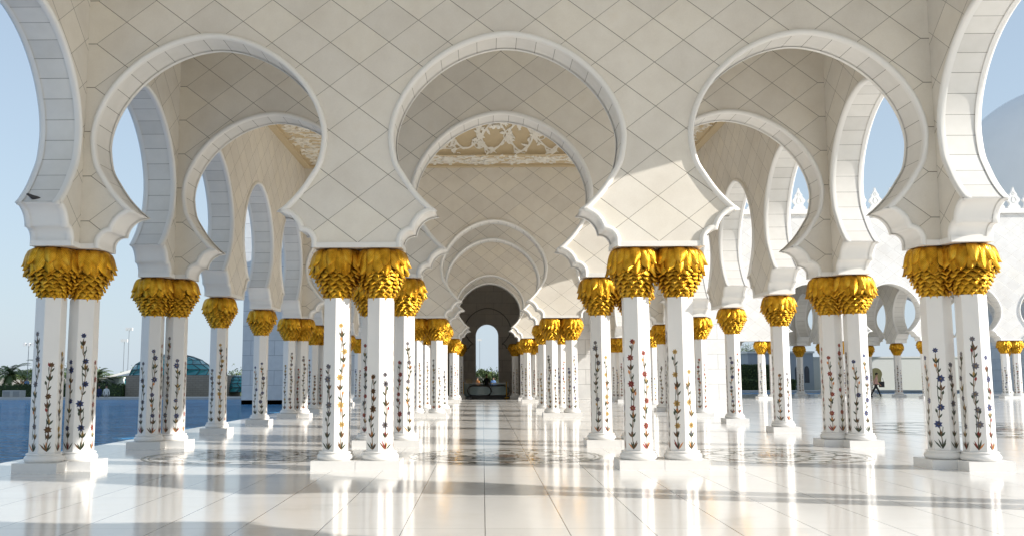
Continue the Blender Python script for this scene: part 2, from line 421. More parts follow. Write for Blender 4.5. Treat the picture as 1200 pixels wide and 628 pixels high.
def column(x, y, label, group, low=0):
    t = thing('column', label, 'column', (x, y, 0), 0, group); i = ncol[0]; ncol[0] += 1
    inst('plinth', PL[low], t); inst('base', BASE, t)
    inst('shaft', SHAFTS[(i * 2 + i // 5) % 5], t, (0, 0, 0), (i % 6) * PI / 3)
    inst('capital', CAP, t, (0, 0, 0), (i * 7 % 11) * .37)
    return t
ORD = {-2: 'second nearest', -1: 'nearest', 0: 'foremost', 1: 'second', 4: 'third', 5: 'fourth', 8: 'fifth', 9: 'sixth'}
for k in (0, 1, 4, 5, 8, 9):
    for sg, side in ((-1, 'left'), (1, 'right')):
        for e in (-1, 1):
            inner = e == -sg
            column(sg * NA + e * .406, YK(k), '%s column of the %s pair on the %s of the central aisle' % ('aisle-side' if inner else 'far-side', ORD[k], side), 'columns of the inner pairs')
        place = 'beside the pool' if sg < 0 else 'beside the sunny courtyard'
        column(sg * OX, YK(k) - .38, 'nearer column of the %s outer pair %s, overlapping its twin' % (ORD[k], place), 'columns of the outer pairs')
        column(sg * 8.0, YK(k) + .044, 'farther column of the %s outer pair %s, behind its twin' % (ORD[k], place), 'columns of the outer pairs', 1)
for k, n in ((2, 'first'), (3, 'second'), (6, 'third'), (7, 'fourth')):
    for sg in (-1, 1):
        column(sg * OX, YK(k), 'single column standing %s in line behind the front outer pairs %s' % (n, 'beside the pool' if sg < 0 else 'beside the courtyard'), 'single outer columns')
for k, n in ((-1, 'beside'), (-2, 'behind')):
    for e in (-1, 1):
        column(OX, YK(k) + e * .33, 'shadow casting column on the courtyard edge %s the viewer, %s of its pair' % (n, 'farther' if e > 0 else 'nearer'), 'outer columns beside the viewer', e > 0)

# ------------------------------------------------------------------ cross walls with three keyhole arches
CW = wall_mesh([-AIS, 0, AIS], -WO + TO, WO - TO, ZCEIL, TW); CW.materials.append(MAT['clad_x'])
SX, MXF, MXB = soffit_mesh(TW), moulding_mesh(TW), moulding_mesh(TW, 0, 1)
SLAB_IN = slab_mesh(NA - FOOT[0], TW)
SLAB_STUB = slab_mesh(.16, TW, out=.03)
for k in (0, 1, 4, 5, 8, 9):
    t = thing('arch_wall', '%s cross wall with three keyhole arches and rhombic stone cladding' % ORD[k], 'wall', (0, YK(k), 0), 0, 'cross walls with keyhole arches')
    inst('wall', CW, t)
    for c in (-AIS, 0, AIS):
        a = inst('soffit', SX, t, (c, 0, 0))
        inst('arch_moulding', MXF, t, (c, 0, 0)); inst('arch_moulding', MXB, t, (c, 0, 0))
    for sg in (-1, 1):
        inst('impost_slab', SLAB_IN, t, (sg * NA, 0, 0)); inst('impost_slab', SLAB_STUB, t, (sg * 7.80, 0, 0))

# ------------------------------------------------------------------ outer walls
KA, KB = -4, 9
ya, yb = YK(KA) - .43 - YK(0), 69.95 - YK(0)
OW = wall_mesh([(k + .5) * M for k in range(KA, KB)], ya, yb, 13.3, TO, 1); OW.materials.append(MAT['clad_y'])
SY, MYF, MYB = soffit_mesh(TO, 1), moulding_mesh(TO, 1), moulding_mesh(TO, 1, 1)
SLAB_OUT = slab_mesh(TO, M / 2 - FOOT[0])
for sg, lab in ((-1, 'long outer wall of keyhole arches open to the blue pool'), (1, 'long outer wall of keyhole arches open to the sunlit courtyard')):
    t = thing('outer_wall', lab, 'wall', (sg * WO, YK(0), 0), 0, 'outer arcade walls')
    inst('wall', OW, t)
    for k in range(KA, KB):
        c = (k + .5) * M
        inst('soffit', SY, t, (0, c, 0)); inst('arch_moulding', MYF, t, (0, c, 0)); inst('arch_moulding', MYB, t, (0, c, 0))
    for k in range(KA, KB): inst('impost_slab', SLAB_OUT, t, (0, k * M, 0))

# ------------------------------------------------------------------ roof and ceilings
bm = bmesh.new()
for k0, k1 in ((-4, 0), (0, 1), (4, 5), (8, 9)): box(bm, -WO + TO + .002, WO - TO - .002, YK(k0) - TW, min(YK(k1) + TW, 69.93), ZCEIL + .06, 11.3) if k0 != -4 else box(bm, -WO + TO + .002, WO - TO - .002, YK(-4) - .43, YK(0) - TW - .004, ZCEIL + .06, 11.3)
tag(mesh_obj('roof', bm, MAT['roof']), 'flat roof slabs over the columned arcade', 'roof')
for k0, k1 in ((-4, 0), (0, 1), (4, 5), (8, 9)):
    bm = bmesh.new(); box(bm, -WO + TO + .003, WO - TO - .003, YK(k0) + TW + .003, YK(k1) - TW - .003, ZCEIL - .02, ZCEIL + .055)
    tag(mesh_obj('plain_ceiling', bm, MAT['trim']), {-4: 'plain pale ceiling above the viewer before the foremost cross wall', 0: 'plain pale ceiling strip between the foremost and second cross walls', 4: 'plain pale ceiling strip between the third and fourth cross walls', 8: 'plain pale ceiling strip between the two farthest cross walls'}[k0], 'ceiling')

HX, HY = WO - TO - .004, (3 * M - 2 * TW) / 2 - .004
RX, RY, RH = HX - 2.0, HY - 1.95, 2.7                       # coved recess: half sizes and rise
def shell(u, v):
    """u: angle, v: 0 on the rim .. 1 at the crown"""
    a = v * PI / 2; q = math.cos(a); c, s_ = math.cos(u), math.sin(u); n = 4.0
    k = (abs(c) ** n + abs(s_) ** n) ** (-1 / n); k = k * (1 - v) + 1.0 * v
    return Vector((RX * q * c * k, RY * q * s_ * k, RH * math.sin(a)))
def shell_n(u, v):
    e = .01; du = shell(u + e, v) - shell(u - e, v); dv = shell(u, min(.97, v + e)) - shell(u, v - e)
    n = du.cross(dv).normalized(); p = shell(u, v)
    return n if n.dot(Vector((-p.x, -p.y, -p.z))) > 0 else -n
def relief_mesh():
    rnd = random.Random(12); bm = bmesh.new()
    def prism(pts, h, mp):
        top = []; bot = []
        for x, y in pts:
            p, n = mp(x, y); bot.append(bm.verts.new(p - n * .01)); top.append(bm.verts.new(p + n * h))
        bm.faces.new(top)
        for i in range(len(pts)): bm.faces.new((bot[i], bot[(i + 1) % len(pts)], top[(i + 1) % len(pts)], top[i]))
    def flat(x, y): return Vector((x, y, 0)), Vector((0, 0, -1))
    RM = 7.0
    def cove(x, y):
        u, v = x / RM, y / 5.4; v = min(.93, max(.0, v)); return shell(u, v), shell_n(u, v)
    class D: pass
    def strip(path, w0, w1, h, mp, ok):
        for i in range(len(path) - 1):
            (x0, y0), (x1, y1) = path[i], path[i + 1]
            if not (ok(x0, y0) and ok(x1, y1)): continue
            L = math.hypot(x1 - x0, y1 - y0) or 1; nx, ny = -(y1 - y0) / L, (x1 - x0) / L
            a = w0 + (w1 - w0) * i / len(path); b = w0 + (w1 - w0) * (i + 1) / len(path)
            prism([(x0 - nx * a, y0 - ny * a), (x1 - nx * b, y1 - ny * b), (x1 + nx * b, y1 + ny * b), (x0 + nx * a, y0 + ny * a)], h, mp)
    def leaf(x, y, a, L, W, h, mp, ok):
        if not ok(x, y): return
        ed = ((0, .05), (.12, .5), (.2, .42), (.34, .95), (.42, .72), (.56, .88), (.64, .55), (.78, .5), (1, 0)); bend = rnd.uniform(-.6, .6)
        def tr(p, q):
            aa = a + bend * p; return (x + math.cos(aa) * L * p - math.sin(aa) * W * q, y + math.sin(aa) * L * p + math.cos(aa) * W * q)
        prism([tr(p, q) for p, q in ed] + [tr(p, -q * .8) for p, q in reversed(ed[:-1])], h + rnd.uniform(0, .02), mp)
    def scroll(x, y, a, L, curl, w, ls, h, mp, ok, n=26, every=4):
        path = [(x, y)]; ang = a
        for i in range(n):
            ang += curl * (i / n) ** 1.4 * .42
            path.append((path[-1][0] + math.cos(ang) * L / n, path[-1][1] + math.sin(ang) * L / n))
        strip(path, w, w * .5, h, mp, ok)
        for i in range(3, n, every):
            px, py = path[i]; d = math.atan2(path[i + 1][1] - py, path[i + 1][0] - px); s = 1 if (i // every) % 2 else -1
            leaf(px, py, d + s * rnd.uniform(.5, 1.0), ls * rnd.uniform(.75, 1.25), ls * rnd.uniform(.26, .36), h, mp, ok)
        for i in range(3): leaf(path[-1][0], path[-1][1], ang + (i - 1) * .6, ls * .8, ls * .2, h, mp, ok)
    okc = lambda x, y: .06 < y < 4.9
    CIRC = 2 * PI * RM; NW = 17; wl = CIRC / NW         # continuous waving vines round the cove, with curled branches
    for base, amp, ph, w in ((.95, .68, 0, .040), (.95, .68, PI, .034), (2.75, .75, PI / 2, .036), (2.75, .75, -PI / 2, .032)):
        path = [(CIRC * i / (NW * 26), base + amp * math.sin(2 * PI * i / 26 + ph) + .08 * math.sin(i * .37)) for i in range(NW * 26 + 1)]
        strip(path, w, w, .055, cove, okc)
        for i in range(2, NW * 26, 4):
            d = math.atan2(path[i + 1][1] - path[i][1], path[i + 1][0] - path[i][0]); sd = 1 if (i // 4) % 2 else -1
            if rnd.random() < .8: leaf(path[i][0], path[i][1], d + sd * rnd.uniform(.5, 1.0), rnd.uniform(.24, .40), rnd.uniform(.07, .11), .05, cove, okc)
        for i in range(3, NW * 26, 7):
            x, y = path[i]; up = 1 if math.cos(2 * PI * i / 26 + ph) > 0 else -1; d = math.atan2(path[i + 1][1] - y, path[i + 1][0] - x)
            scroll(x, y, d - up * .35, rnd.uniform(1.3, 2.3), up * rnd.uniform(1.3, 2.1), .028, rnd.uniform(.22, .32), .05, cove, okc, 30, 6)
            if rnd.random() < .7: scroll(x, y, d + PI + up * .5, rnd.uniform(1.2, 1.7), -up * rnd.uniform(1.2, 1.8), .026, .24, .05, cove, okc, 22, 6)
    for i in range(NW):                                  # blossoms at the crossings
        for y in (.95, 2.75):
            for q in range(6): leaf(wl * (i + .5), y, q * PI / 3 + .2, .24, .08, .065, cove, okc)
    # flat border: a dense mat of small leaves
    def okb(x, y): return (abs(x) < HX - .42 and abs(y) < HY - .38) and not (abs(x) < RX + .12 and abs(y) < RY + .12)
    for side in range(4):
        Lh = HX if side % 2 == 0 else HY; x = -Lh
        while x < Lh:
            for row in (.58, .95, 1.35, 1.72):
                off = (HY if side % 2 == 0 else HX) - row; sg = 1 if side < 2 else -1
                px, py = (x, sg * off) if side % 2 == 0 else (sg * off, x)
                scroll(px, py, rnd.uniform(0, 6.3), rnd.uniform(.9, 1.4), rnd.choice((-1, 1)) * 1.4, .026, .24, .03, flat, okb, 16, 4)
            x += .42
    bmesh.ops.recalc_face_normals(bm, faces=bm.faces)
    me = bpy.data.meshes.new('relief'); bm.to_mesh(me); bm.free(); me.materials.append(MAT['relief']); return me
REL = relief_mesh()
bm = bmesh.new(); NU = 96
rim = [bm.verts.new(shell(2 * PI * i / NU, 0)) for i in range(NU)]; prev = rim
for j in range(1, 15):
    cur = [bm.verts.new(shell(2 * PI * i / NU, j / 15)) for i in range(NU)]
    for i in range(NU): bm.faces.new((prev[i], prev[(i + 1) % NU], cur[(i + 1) % NU], cur[i])).smooth = True
    prev = cur
cr = bm.verts.new((0, 0, RH))
for i in range(NU): bm.faces.new((prev[i], prev[(i + 1) % NU], cr)).smooth = True
out = []
for i in range(NU):
    c, s_ = math.cos(2 * PI * i / NU), math.sin(2 * PI * i / NU); k = min(HX / max(abs(c), 1e-6), HY / max(abs(s_), 1e-6)); out.append(bm.verts.new((c * k, s_ * k, 0)))
for i in range(NU): bm.faces.new((rim[i], rim[(i + 1) % NU], out[(i + 1) % NU], out[i]))
for sx in (-1, 1):
    for sy in (-1, 1):
        p = Vector((sx * HX, sy * HY, 0)); near = sorted(out, key=lambda v: (v.co - p).length)
        a = [v for v in near if abs(abs(v.co.x) - HX) < 1e-4][0]; b = [v for v in near if abs(abs(v.co.y) - HY) < 1e-4][0]
        if (a.co - p).length > 1e-3 and (b.co - p).length > 1e-3: bm.faces.new((a, b, bm.verts.new(p)))
PANEL = bpy.data.meshes.new('coved_panel'); bm.to_mesh(PANEL); bm.free(); PANEL.materials.append(MAT['tan'])
bm = bmesh.new()
for (x0, x1, y0, y1) in ((-HX, HX, -HY, -HY + .28), (-HX, HX, HY - .28, HY), (-HX, -HX + .28, -HY + .28, HY - .28), (HX - .28, HX, -HY + .28, HY - .28)): box(bm, x0, x1, y0, y1, -.10, .002)
BORDER = bpy.data.meshes.new('border'); bm.to_mesh(BORDER); bm.free(); BORDER.materials.append(MAT['tan'])
bm = bmesh.new()
for ring, (n, r, dz) in enumerate(((8, .55, -.16), (8, .38, -.26), (6, .22, -.34))):
    for i in range(n):
        a = 2 * PI * (i + .5 * (ring % 2)) / n; d = Vector((math.cos(a), math.sin(a), 0)); s = Vector((-d.y, d.x, 0)); rows = []
        for t in range(5):
            q = t / 4; w = r * .42 * math.sin(PI * (.15 + .8 * q)) + .01; z = dz * math.sin(PI * .6 * q) * (1.2 if ring else 1) - .02 - ring * .07
            rows.append([bm.verts.new(d * r * q * 1.1 + s * w * u + Vector((0, 0, z - .05 * (1 - u * u)))) for u in (-1, -.4, .4, 1)])
        for x_, y_ in zip(rows, rows[1:]):
            for j in range(3): bm.faces.new((x_[j], x_[j + 1], y_[j + 1], y_[j])).smooth = True
lathe(bm, [(.03, RH + .3), (.03, .02), (.30, 0), (.26, -.1), (.15, -.3), (.06, -.42), (.005, -.45)], 16)
LOTUS = bpy.data.meshes.new('lotus_boss'); bm.to_mesh(LOTUS); bm.free(); LOTUS.materials.append(MAT['relief'])
for k, lab in ((1, 'tan ceiling with white scrolling vine relief behind the second cross wall'), (5, 'vine relief ceiling deep in the arcade behind the fourth cross wall')):
    t = thing('ornate_ceiling', lab, 'ceiling', (0, YK(k + 1.5), ZCEIL), 0, 'ornate vine ceilings')
    inst('panel', PANEL, t); inst('border', BORDER, t); inst('relief', REL, t); inst('lotus_boss', LOTUS, t, (0, 0, .15))

# ------------------------------------------------------------------ ground, floor, pool
def sheet(name, x0, x1, y0, y1, z, m, kind='structure'):
    bm = bmesh.new(); v = [bm.verts.new(p) for p in ((x0, y0, z), (x1, y0, z), (x1, y1, z), (x0, y1, z))]; bm.faces.new(v)
    return structure(name, bm, m, kind)
sandm = plain('pale_desert_ground', (.42, .38, .31), .9, var=.15, vs=.3)
lawn = plain('distant_lawn', (.09, .13, .04), .9, var=.3, vs=.8)
sheet('ground', -1500, 1500, -200, 2500, -1.1, sandm)
bm = bmesh.new(); box(bm, -10.05, 150, -30, 70.0, -1.0, 0.0); structure('floor', bm, MAT['floor'])
bm = bmesh.new(); box(bm, -17.6, 17.55, 70.0, 90, -1.0, -.004); structure('hall_floor', bm, MAT['dark_floor'])
bm = bmesh.new(); box(bm, 17.56, 150, 70.003, 88, -1.0, -.003); structure('courtyard_paving', bm, MAT['floor'])
def water(name):
    t = NT(name); o, x = t.obj()
    mp = t.node('ShaderNodeMapping'); mp.inputs['Scale'].default_value = (.55, .8, 1); t.l.new(o, mp.inputs[0])
    h = t.math('ADD', t.noise(mp.outputs[0], 2.4, 3, .6), t.math('MULTIPLY', t.noise(mp.outputs[0], 4.5, 2), .35))
    col = t.ramp(t.noise(o, .25, 3), [(.3, (.05, .27, .58)), (.7, (.13, .43, .78))])
    t.set(Base_Color=col, Roughness=.07); t.b.inputs['IOR'].default_value = 1.33; t.b.inputs['Specular IOR Level'].default_value = .3; t.bump(h, 1.0, .8); return t.m
WAT = water('pool_water')
sheet('water', -140, -10.06, -30, 85.0, -.3, WAT)
sheet('courtyard_water', 17.56, 150, 90, 112, -.35, WAT)
pale = plain('pale_kerb_stone', (.55, .53, .49), .6)
bm = bmesh.new(); box(bm, -140, -17.7, 85.0, 89, -1.0, -.12); structure('pool_edge_path', bm, pale)
bm = bmesh.new(); box(bm, 17.56, 150, 88, 90.0, -1.0, -.05); box(bm, 17.56, 150, 112, 116, -1.0, -.1); structure('courtyard_path', bm, pale)
sheet('lawn', -300, -17.7, 89, 220, -.25, lawn)
sheet('lawn_beyond_courtyard', 17.7, 300, 116, 240, -.25, lawn)

# inlaid medallions between the front cross walls
def medallion_mesh(seed):
    rnd = random.Random(seed); bm = bmesh.new()
    def poly(p, m):
        f = bm.faces.new([bm.verts.new((x, y, .0)) for x, y in p]); f.material_index = m; f.normal_update()
        if f.normal.z < 0: f.normal_flip()
    def ribbon(path, w, m):
        for (a, b), (c, d) in zip(path, path[1:]):
            L = math.hypot(c - a, d - b) or 1; nx, ny = -(d - b) / L * w, (c - a) / L * w
            poly([(a - nx, b - ny), (a + nx, b + ny), (c + nx, d + ny), (c - nx, d - ny)], m)
    def leaf(x, y, a, L, W, m):
        poly([(x + math.cos(a) * L * p - math.sin(a) * W * q, y + math.sin(a) * L * p + math.cos(a) * W * q) for p, q in ((0, 0), (.3, .8), (.65, .75), (1, 0), (.65, -.75), (.3, -.8))], m)
    for r, w in ((2.02, .035), (1.90, .015)): 
        ribbon([(r * math.cos(t * PI / 40), r * math.sin(t * PI / 40)) for t in range(81)], w, 0)
    for q in range(8):
        a0 = q * PI / 4
        for s in (-1, 1):
            path = []; 
            for i in range(22):
                t = i / 21; r = .35 + 1.4 * t; a = a0 + s * .62 * math.sin(t * 4.2)
                path.append((r * math.cos(a), r * math.sin(a)))
            ribbon(path, .022, 0)
            for i in range(3, 21, 4):
                d = math.atan2(path[i + 1][1] - path[i][1], path[i + 1][0] - path[i][0]); leaf(*path[i], d + s * .8, .26, .06, 1)
        for i in range(6): leaf(1.55 * math.cos(a0), 1.55 * math.sin(a0), a0 + i * PI / 3, .20, .055, 2)
    for i in range(12): leaf(0, 0, i * PI / 6, .42, .08, 2)
    me = bpy.data.meshes.new('inlay'); bm.to_mesh(me); bm.free()
    for n, c in (('inlay_olive', (.22, .20, .13)), ('inlay_grey_green', (.26, .27, .22)), ('inlay_rose_brown', (.36, .27, .21))): me.materials.append(plain(n, c, .09, var=.1))
    return me
MED = medallion_mesh(1)
for x, lab in ((-AIS, 'round floral floor inlay in the pool-side aisle between the front cross walls'), (0, 'round floral floor inlay in the central aisle between the front cross walls'), (AIS, 'round floral floor inlay in the courtyard-side aisle between the front cross walls')):
    tag(inst('floor_medallion', MED, None, (x, YK(.5), .004)), lab, 'floor inlay', 'floral floor medallions')
CW2 = inst('floor_medallion', MED, None, (15.5, 31.0, .004)); CW2.scale = (2.3, 2.3, 1)
tag(CW2, 'large floral floor inlay out in the sunlit courtyard', 'floor inlay', 'floral floor medallions')
# ------------------------------------------------------------------ end hall
t = thing('end_hall', 'white block at the end of the arcade with a dark stone hall inside', 'building', (0, 70, 0))
for sg in (-1, 1):
    bm = bmesh.new(); x0, x1 = sorted((sg * 4.6, sg * 17.6)); box(bm, x0, x1, 0, 18, -1.0, 14.6); mesh_obj('side_block', bm, MAT['block_white'], t)
bm = bmesh.new(); box(bm, -4.597, 4.597, 0.0, 18, 10.5, 14.597); mesh_obj('upper_block', bm, MAT['block_white'], t)
bm = bmesh.new()
for sg in (-1, 1):
    x0, x1 = sorted((sg * 4.3, sg * 4.595)); box(bm, x0, x1, .003, 16, 0, 10.4)
box(bm, -4.29, 4.29, .003, 16, 10.2, 10.49)
mesh_obj('hall_lining', bm, MAT['block_dark'], t)
bm = bmesh.new()                                             # end wall with a tall round-headed opening
ow, oz = .98, 5.15
poly = [(-4.58, -.002), (-ow - .1, -.002)] + [(-.1 + ow * math.cos(PI - i * PI / 16), oz + ow * math.sin(PI - i * PI / 16)) for i in range(17)] + [(ow - .1, -.002), (4.58, -.002), (4.58, 10.49), (-4.58, 10.49)]
f = [bm.verts.new((x, 16.01, z)) for x, z in poly]; b = [bm.verts.new((x, 16.8, z)) for x, z in poly]
bm.faces.new(f); bm.faces.new(list(reversed(b)))
for i in range(len(poly)): bm.faces.new((f[i], b[i], b[(i + 1) % len(poly)], f[(i + 1) % len(poly)]))
bmesh.ops.recalc_face_normals(bm, faces=bm.faces); mesh_obj('end_wall', bm, MAT['block_dark'], t)
greyst = plain('grey_stone_roll', (.30, .28, .25), .5)
bm = bmesh.new()
for s_ in (-1, 1):
    tube(bm, [(s_ * x * .93 - .05, 15.99, z * .93) for x, z in HALF], .05, 6)
mesh_obj('blind_arch_roll', bm, greyst, t)
for sg, lab in ((-1, 'left'), (1, 'right')):
    column(-2.2 if sg < 0 else 1.95, 74.3, 'shaded column inside the dark end hall on the %s of the opening' % lab, 'columns inside the end hall')
def merlon_mesh():
    P = [(.43, 0), (.43, .18), (.30, .30), (.30, .42), (.44, .60), (.44, .72), (.30, .90), (.24, 1.0), (.26, 1.08), (.15, 1.22), (.07, 1.40), (0, 1.62)]
    pts = P + [(-x, z) for x, z in reversed(P[:-1])]; bm = bmesh.new()
    f = [bm.verts.new((x, -.12, z)) for x, z in pts]; b = [bm.verts.new((x, .12, z)) for x, z in pts]
    bm.faces.new(f); bm.faces.new(list(reversed(b)))
    for i in range(len(pts)): bm.faces.new((f[i], b[i], b[(i + 1) % len(pts)], f[(i + 1) % len(pts)]))
    for cz, r in ((.66, .17), (1.12, .09)):
        for s_ in (-1, 1):
            ring = [(r * math.cos(a * PI / 6), s_ * .12, cz + 1.3 * r * math.sin(a * PI / 6)) for a in range(12)]
            tube(bm, ring, .022, 4, True)
    bmesh.ops.recalc_face_normals(bm, faces=bm.faces)
    me = bpy.data.meshes.new('merlon'); bm.to_mesh(me); bm.free(); me.materials.append(MAT['trim']); return me
MER = merlon_mesh()

# ------------------------------------------------------------------ courtyard wing, facing the viewer
WX = 20.0; WM = 5.655
t = thing('courtyard_wing', 'long white arcade wing across the courtyard with keyhole arches and merlons', 'building', (WX, 70.45, 0))
cs = [(i + .5) * WM for i in range(0, 8)]
me = wall_mesh(cs, -2.38, 8 * WM + .8, 13.45, TW); me.materials.append(MAT['clad_white'])
inst('front_wall', me, t); inst('back_wall', me, t, (0, 11.3, 0))
for yy in (0, 11.3):
    for c in cs:
        inst('soffit', SX, t, (c, yy, 0)); inst('arch_moulding', MXF, t, (c, yy, 0)); inst('arch_moulding', MXB, t, (c, yy, 0))
    for i in range(0, 8): inst('impost_slab', SLAB_IN, t, (i * WM, yy, 0))
me2 = wall_mesh([M / 2 - .02, 1.5 * M - .02], .44, 10.86, 10.4, TW, 1); me2.materials.append(MAT['clad_y'])
SYW = soffit_mesh(TW, 1); MW1, MW2 = moulding_mesh(TW, 1), moulding_mesh(TW, 1, 1)
for i in (1, 2, 3):
    inst('cross_wall', me2, t, (i * WM, 0, 0))
    for c in (M / 2 - .02, 1.5 * M - .02):
        inst('soffit', SYW, t, (i * WM, c, 0)); inst('arch_moulding', MW1, t, (i * WM, c, 0)); inst('arch_moulding', MW2, t, (i * WM, c, 0))
bm = bmesh.new(); box(bm, -2.38, 8 * WM + .8, .435, 10.865, 10.42, 11.0); mesh_obj('roof', bm, MAT['trim'], t)
bm = bmesh.new(); box(bm, -2.42, 8 * WM + .8, -.60, -.433, 13.1, 13.45); bevel(bm, .05); mesh_obj('cornice', bm, MAT['trim'], t)
n = 43
for i in range(n): inst('merlon', MER, t, (-2.0 + i * 1.1, -.2, 13.45))
for i, w in enumerate(('nearest the end hall', 'second along', 'third along', 'fourth along', 'fifth along')):
    for e in (-1, 1):
        column(WX + i * WM + e * .406 - (.25 if i == 0 else 0), 70.45, 'wing front column at the pier %s, %s of its pair' % (w, 'left' if e < 0 else 'right'), 'columns of the courtyard wing')
    column(WX + i * WM, 81.75, 'back row column of the courtyard wing at the pier %s' % w, 'back columns of the courtyard wing')
    if i in (1, 2, 3): column(WX + i * WM, 70.45 + M - .02, 'middle column under a cross wall of the wing, pier %s' % w, 'middle columns of the courtyard wing')

# ------------------------------------------------------------------ dome behind the wing
dm = plain('dome_marble', (.92, .905, .88), .45, var=.05, vs=.4)
t = thing('great_dome', 'large white marble dome rising behind the courtyard wing', 'dome', (60, 100, 0))
bm = bmesh.new(); Rd = 12.0
prof = [(Rd * math.cos(a) * (1 + .0), 19 + Rd * 1.02 * math.sin(a)) for a in [(-.32 + (PI / 2 + .32) * i / 30) for i in range(30)]] + [(.02, 19 + Rd * 1.03)]
lathe(bm, prof, 64); mesh_obj('shell', bm, dm, t)
bm = bmesh.new(); lathe(bm, [(11.2, -1), (11.2, 13.8), (11.8, 14.0), (11.9, 14.5), (11.35, 14.8), (11.6, 15.3), (11.2, 15.5), (10, 15.6)], 64); mesh_obj('drum', bm, MAT['block_white'], t)
bm = bmesh.new(); lathe(bm, [(11.21, 12.3), (21, 12.3), (21, 13.0), (11.21, 13.0)], 64); mesh_obj('hidden_bounce_ring', bm, MAT['trim'], t)  # unseen ring added behind the wing to bounce sunlight up onto the dome
bm = bmesh.new(); lathe(bm, [(.5, 31.0), (.35, 31.6), (.6, 32.2), (.3, 32.8), (.12, 33.6), (.02, 35)], 16); mesh_obj('finial', bm, MAT['gold'], t)

# ------------------------------------------------------------------ far things
GREEN = []
for n_, c_ in (('deep', (.035, .06, .02)), ('mid', (.075, .12, .035)), ('light', (.15, .20, .06))): GREEN.append(plain('foliage_' + n_, c_, .75, var=.35, vs=2))
def leaves(bm, blob, n, size, rnd):
    for _ in range(n):
        p = blob(rnd); d = Vector((rnd.gauss(0, 1), rnd.gauss(0, 1), rnd.gauss(0, .8))).normalized(); u = d.orthogonal().normalized(); v = d.cross(u); s = size * rnd.uniform(.6, 1.4)
        a = rnd.uniform(0, 6.3); u, v = u * math.cos(a) + v * math.sin(a), v * math.cos(a) - u * math.sin(a)
        f = bm.faces.new([bm.verts.new(p + q) for q in (u * s, v * s * .45, -u * s, -v * s * .45)]); f.material_index = rnd.choice((0, 0, 1, 1, 1, 2))
def tree(x, y, z0, h, r, seed, label, group, squash=.7):
    rnd = random.Random(seed); t = thing('tree', label, 'tree', (x, y, z0), 0, group); bm = bmesh.new()
    tube(bm, [(0, 0, -.3), (.05, 0, h * .3), (.0, .05, h * .6)], [.16, .12, .07], 7)
    cl = []
    for i in range(9):
        a = rnd.uniform(0, 6.3); q = rnd.uniform(.2, .75) * r; c = Vector((q * math.cos(a), q * math.sin(a), h * rnd.uniform(.5, .9))); cl.append((c, r * rnd.uniform(.3, .5)))
        tube(bm, [(0, 0, h * .35), tuple(c * .6 + Vector((0, 0, h * .1))), tuple(c)], [.07, .05, .02], 5)
    mesh_obj('trunk', bm, plain('bark', (.16, .11, .07), .9), t); bm = bmesh.new()
    def blob(rn):
        c, rr = rn.choice(cl); d = Vector((rn.gauss(0, 1), rn.gauss(0, 1), rn.gauss(0, 1))).normalized() * rr * rn.uniform(.4, 1.0); d.z *= squash; return c + d
    leaves(bm, blob, 2600, .095, rnd); mesh_obj('crown', bm, GREEN, t)
palm_leaf = plain('palm_green', (.12, .17, .07), .7, var=.3, vs=3); palm_bark = plain('palm_bark', (.2, .14, .09), .9, var=.3)
def palm(x, y, z0, h, seed, label, group='palms beyond the pool', L=2.5):
    rnd = random.Random(seed); t = thing('palm_tree', label, 'palm tree', (x, y, z0), 0, group); bm = bmesh.new()
    tube(bm, [(0, 0, -.3), (.05, .02, h * .5), (0, 0, h)], [.22, .17, .15], 9); mesh_obj('trunk', bm, palm_bark, t); bm = bmesh.new()
    for i in range(26):
        a = i * 2.4; el = rnd.uniform(-.1, 1.25); d = Vector((math.cos(a), math.sin(a), 0)); s = Vector((-d.y, d.x, 0)); p = Vector((0, 0, h)); pts = []; e = el; ll = L * rnd.uniform(.8, 1.1)
        for k in range(9): pts.append(p.copy()); p = p + (d * math.cos(e) + Vector((0, 0, math.sin(e)))) * ll / 8; e -= .21
        for k in range(8):
            for q in range(2):
                b = pts[k].lerp(pts[k + 1], q / 2); dr = (pts[k + 1] - pts[k]).normalized(); w = .42 * math.sin(PI * (.12 + .85 * (k + q / 2) / 8))
                for sd in (-1, 1):
                    tip = b + s * sd * w + dr * w * .7 - Vector((0, 0, w * .35))
                    bm.faces.new([bm.verts.new(v) for v in (b - dr * .06, tip, b + dr * .10)])
    mesh_obj('crown', bm, palm_leaf, t)
palm(-41.3, 92, -.25, 2.3, 1, 'palm nearest the floodlight mast, its fronds spreading wide behind the hedge')
palm(-46.2, 95, -.25, 2.1, 2, 'palm at the far left edge behind the hedge')
palm(-38.6, 97, -.25, 1.7, 3, 'low palm just right of the mast-side palm behind the hedge')
palm(48.5, 128, -.25, 8.2, 4, 'tall palm showing its tuft above the low blue-grey building', 'palms beyond the courtyard', 2.4)
palm(88, 128, -.25, 6.2, 5, 'palm beside the clipped hedges beyond the courtyard wing', 'palms beyond the courtyard', 2.4)
for i, (x, y, h, r) in enumerate(((-36.5, 110, 3.2, 2.2), (-48, 116, 3.0, 2.6), (-27, 118, 3.4, 2.0), (-53, 112, 2.8, 2.2))):
    tree(x, y, -.25, h, r, 20 + i, ('round olive tree behind the white booth beyond the pool', 'broad low tree behind the floodlight mast', 'tree peeping over the stone wall by the glass dome', 'tree at the far left edge behind the palms')[i], 'trees beyond the pool')
for i, (x, y, h, r) in enumerate(((34.5, 133, 6.0, 3.6), (80, 140, 5.0, 3.2))):
    tree(x, y, -.25, h, r, 40 + i, ('airy tree rising over the clipped hedge near the end hall', 'tree behind the hedge at the right edge')[i], 'trees beyond the courtyard')
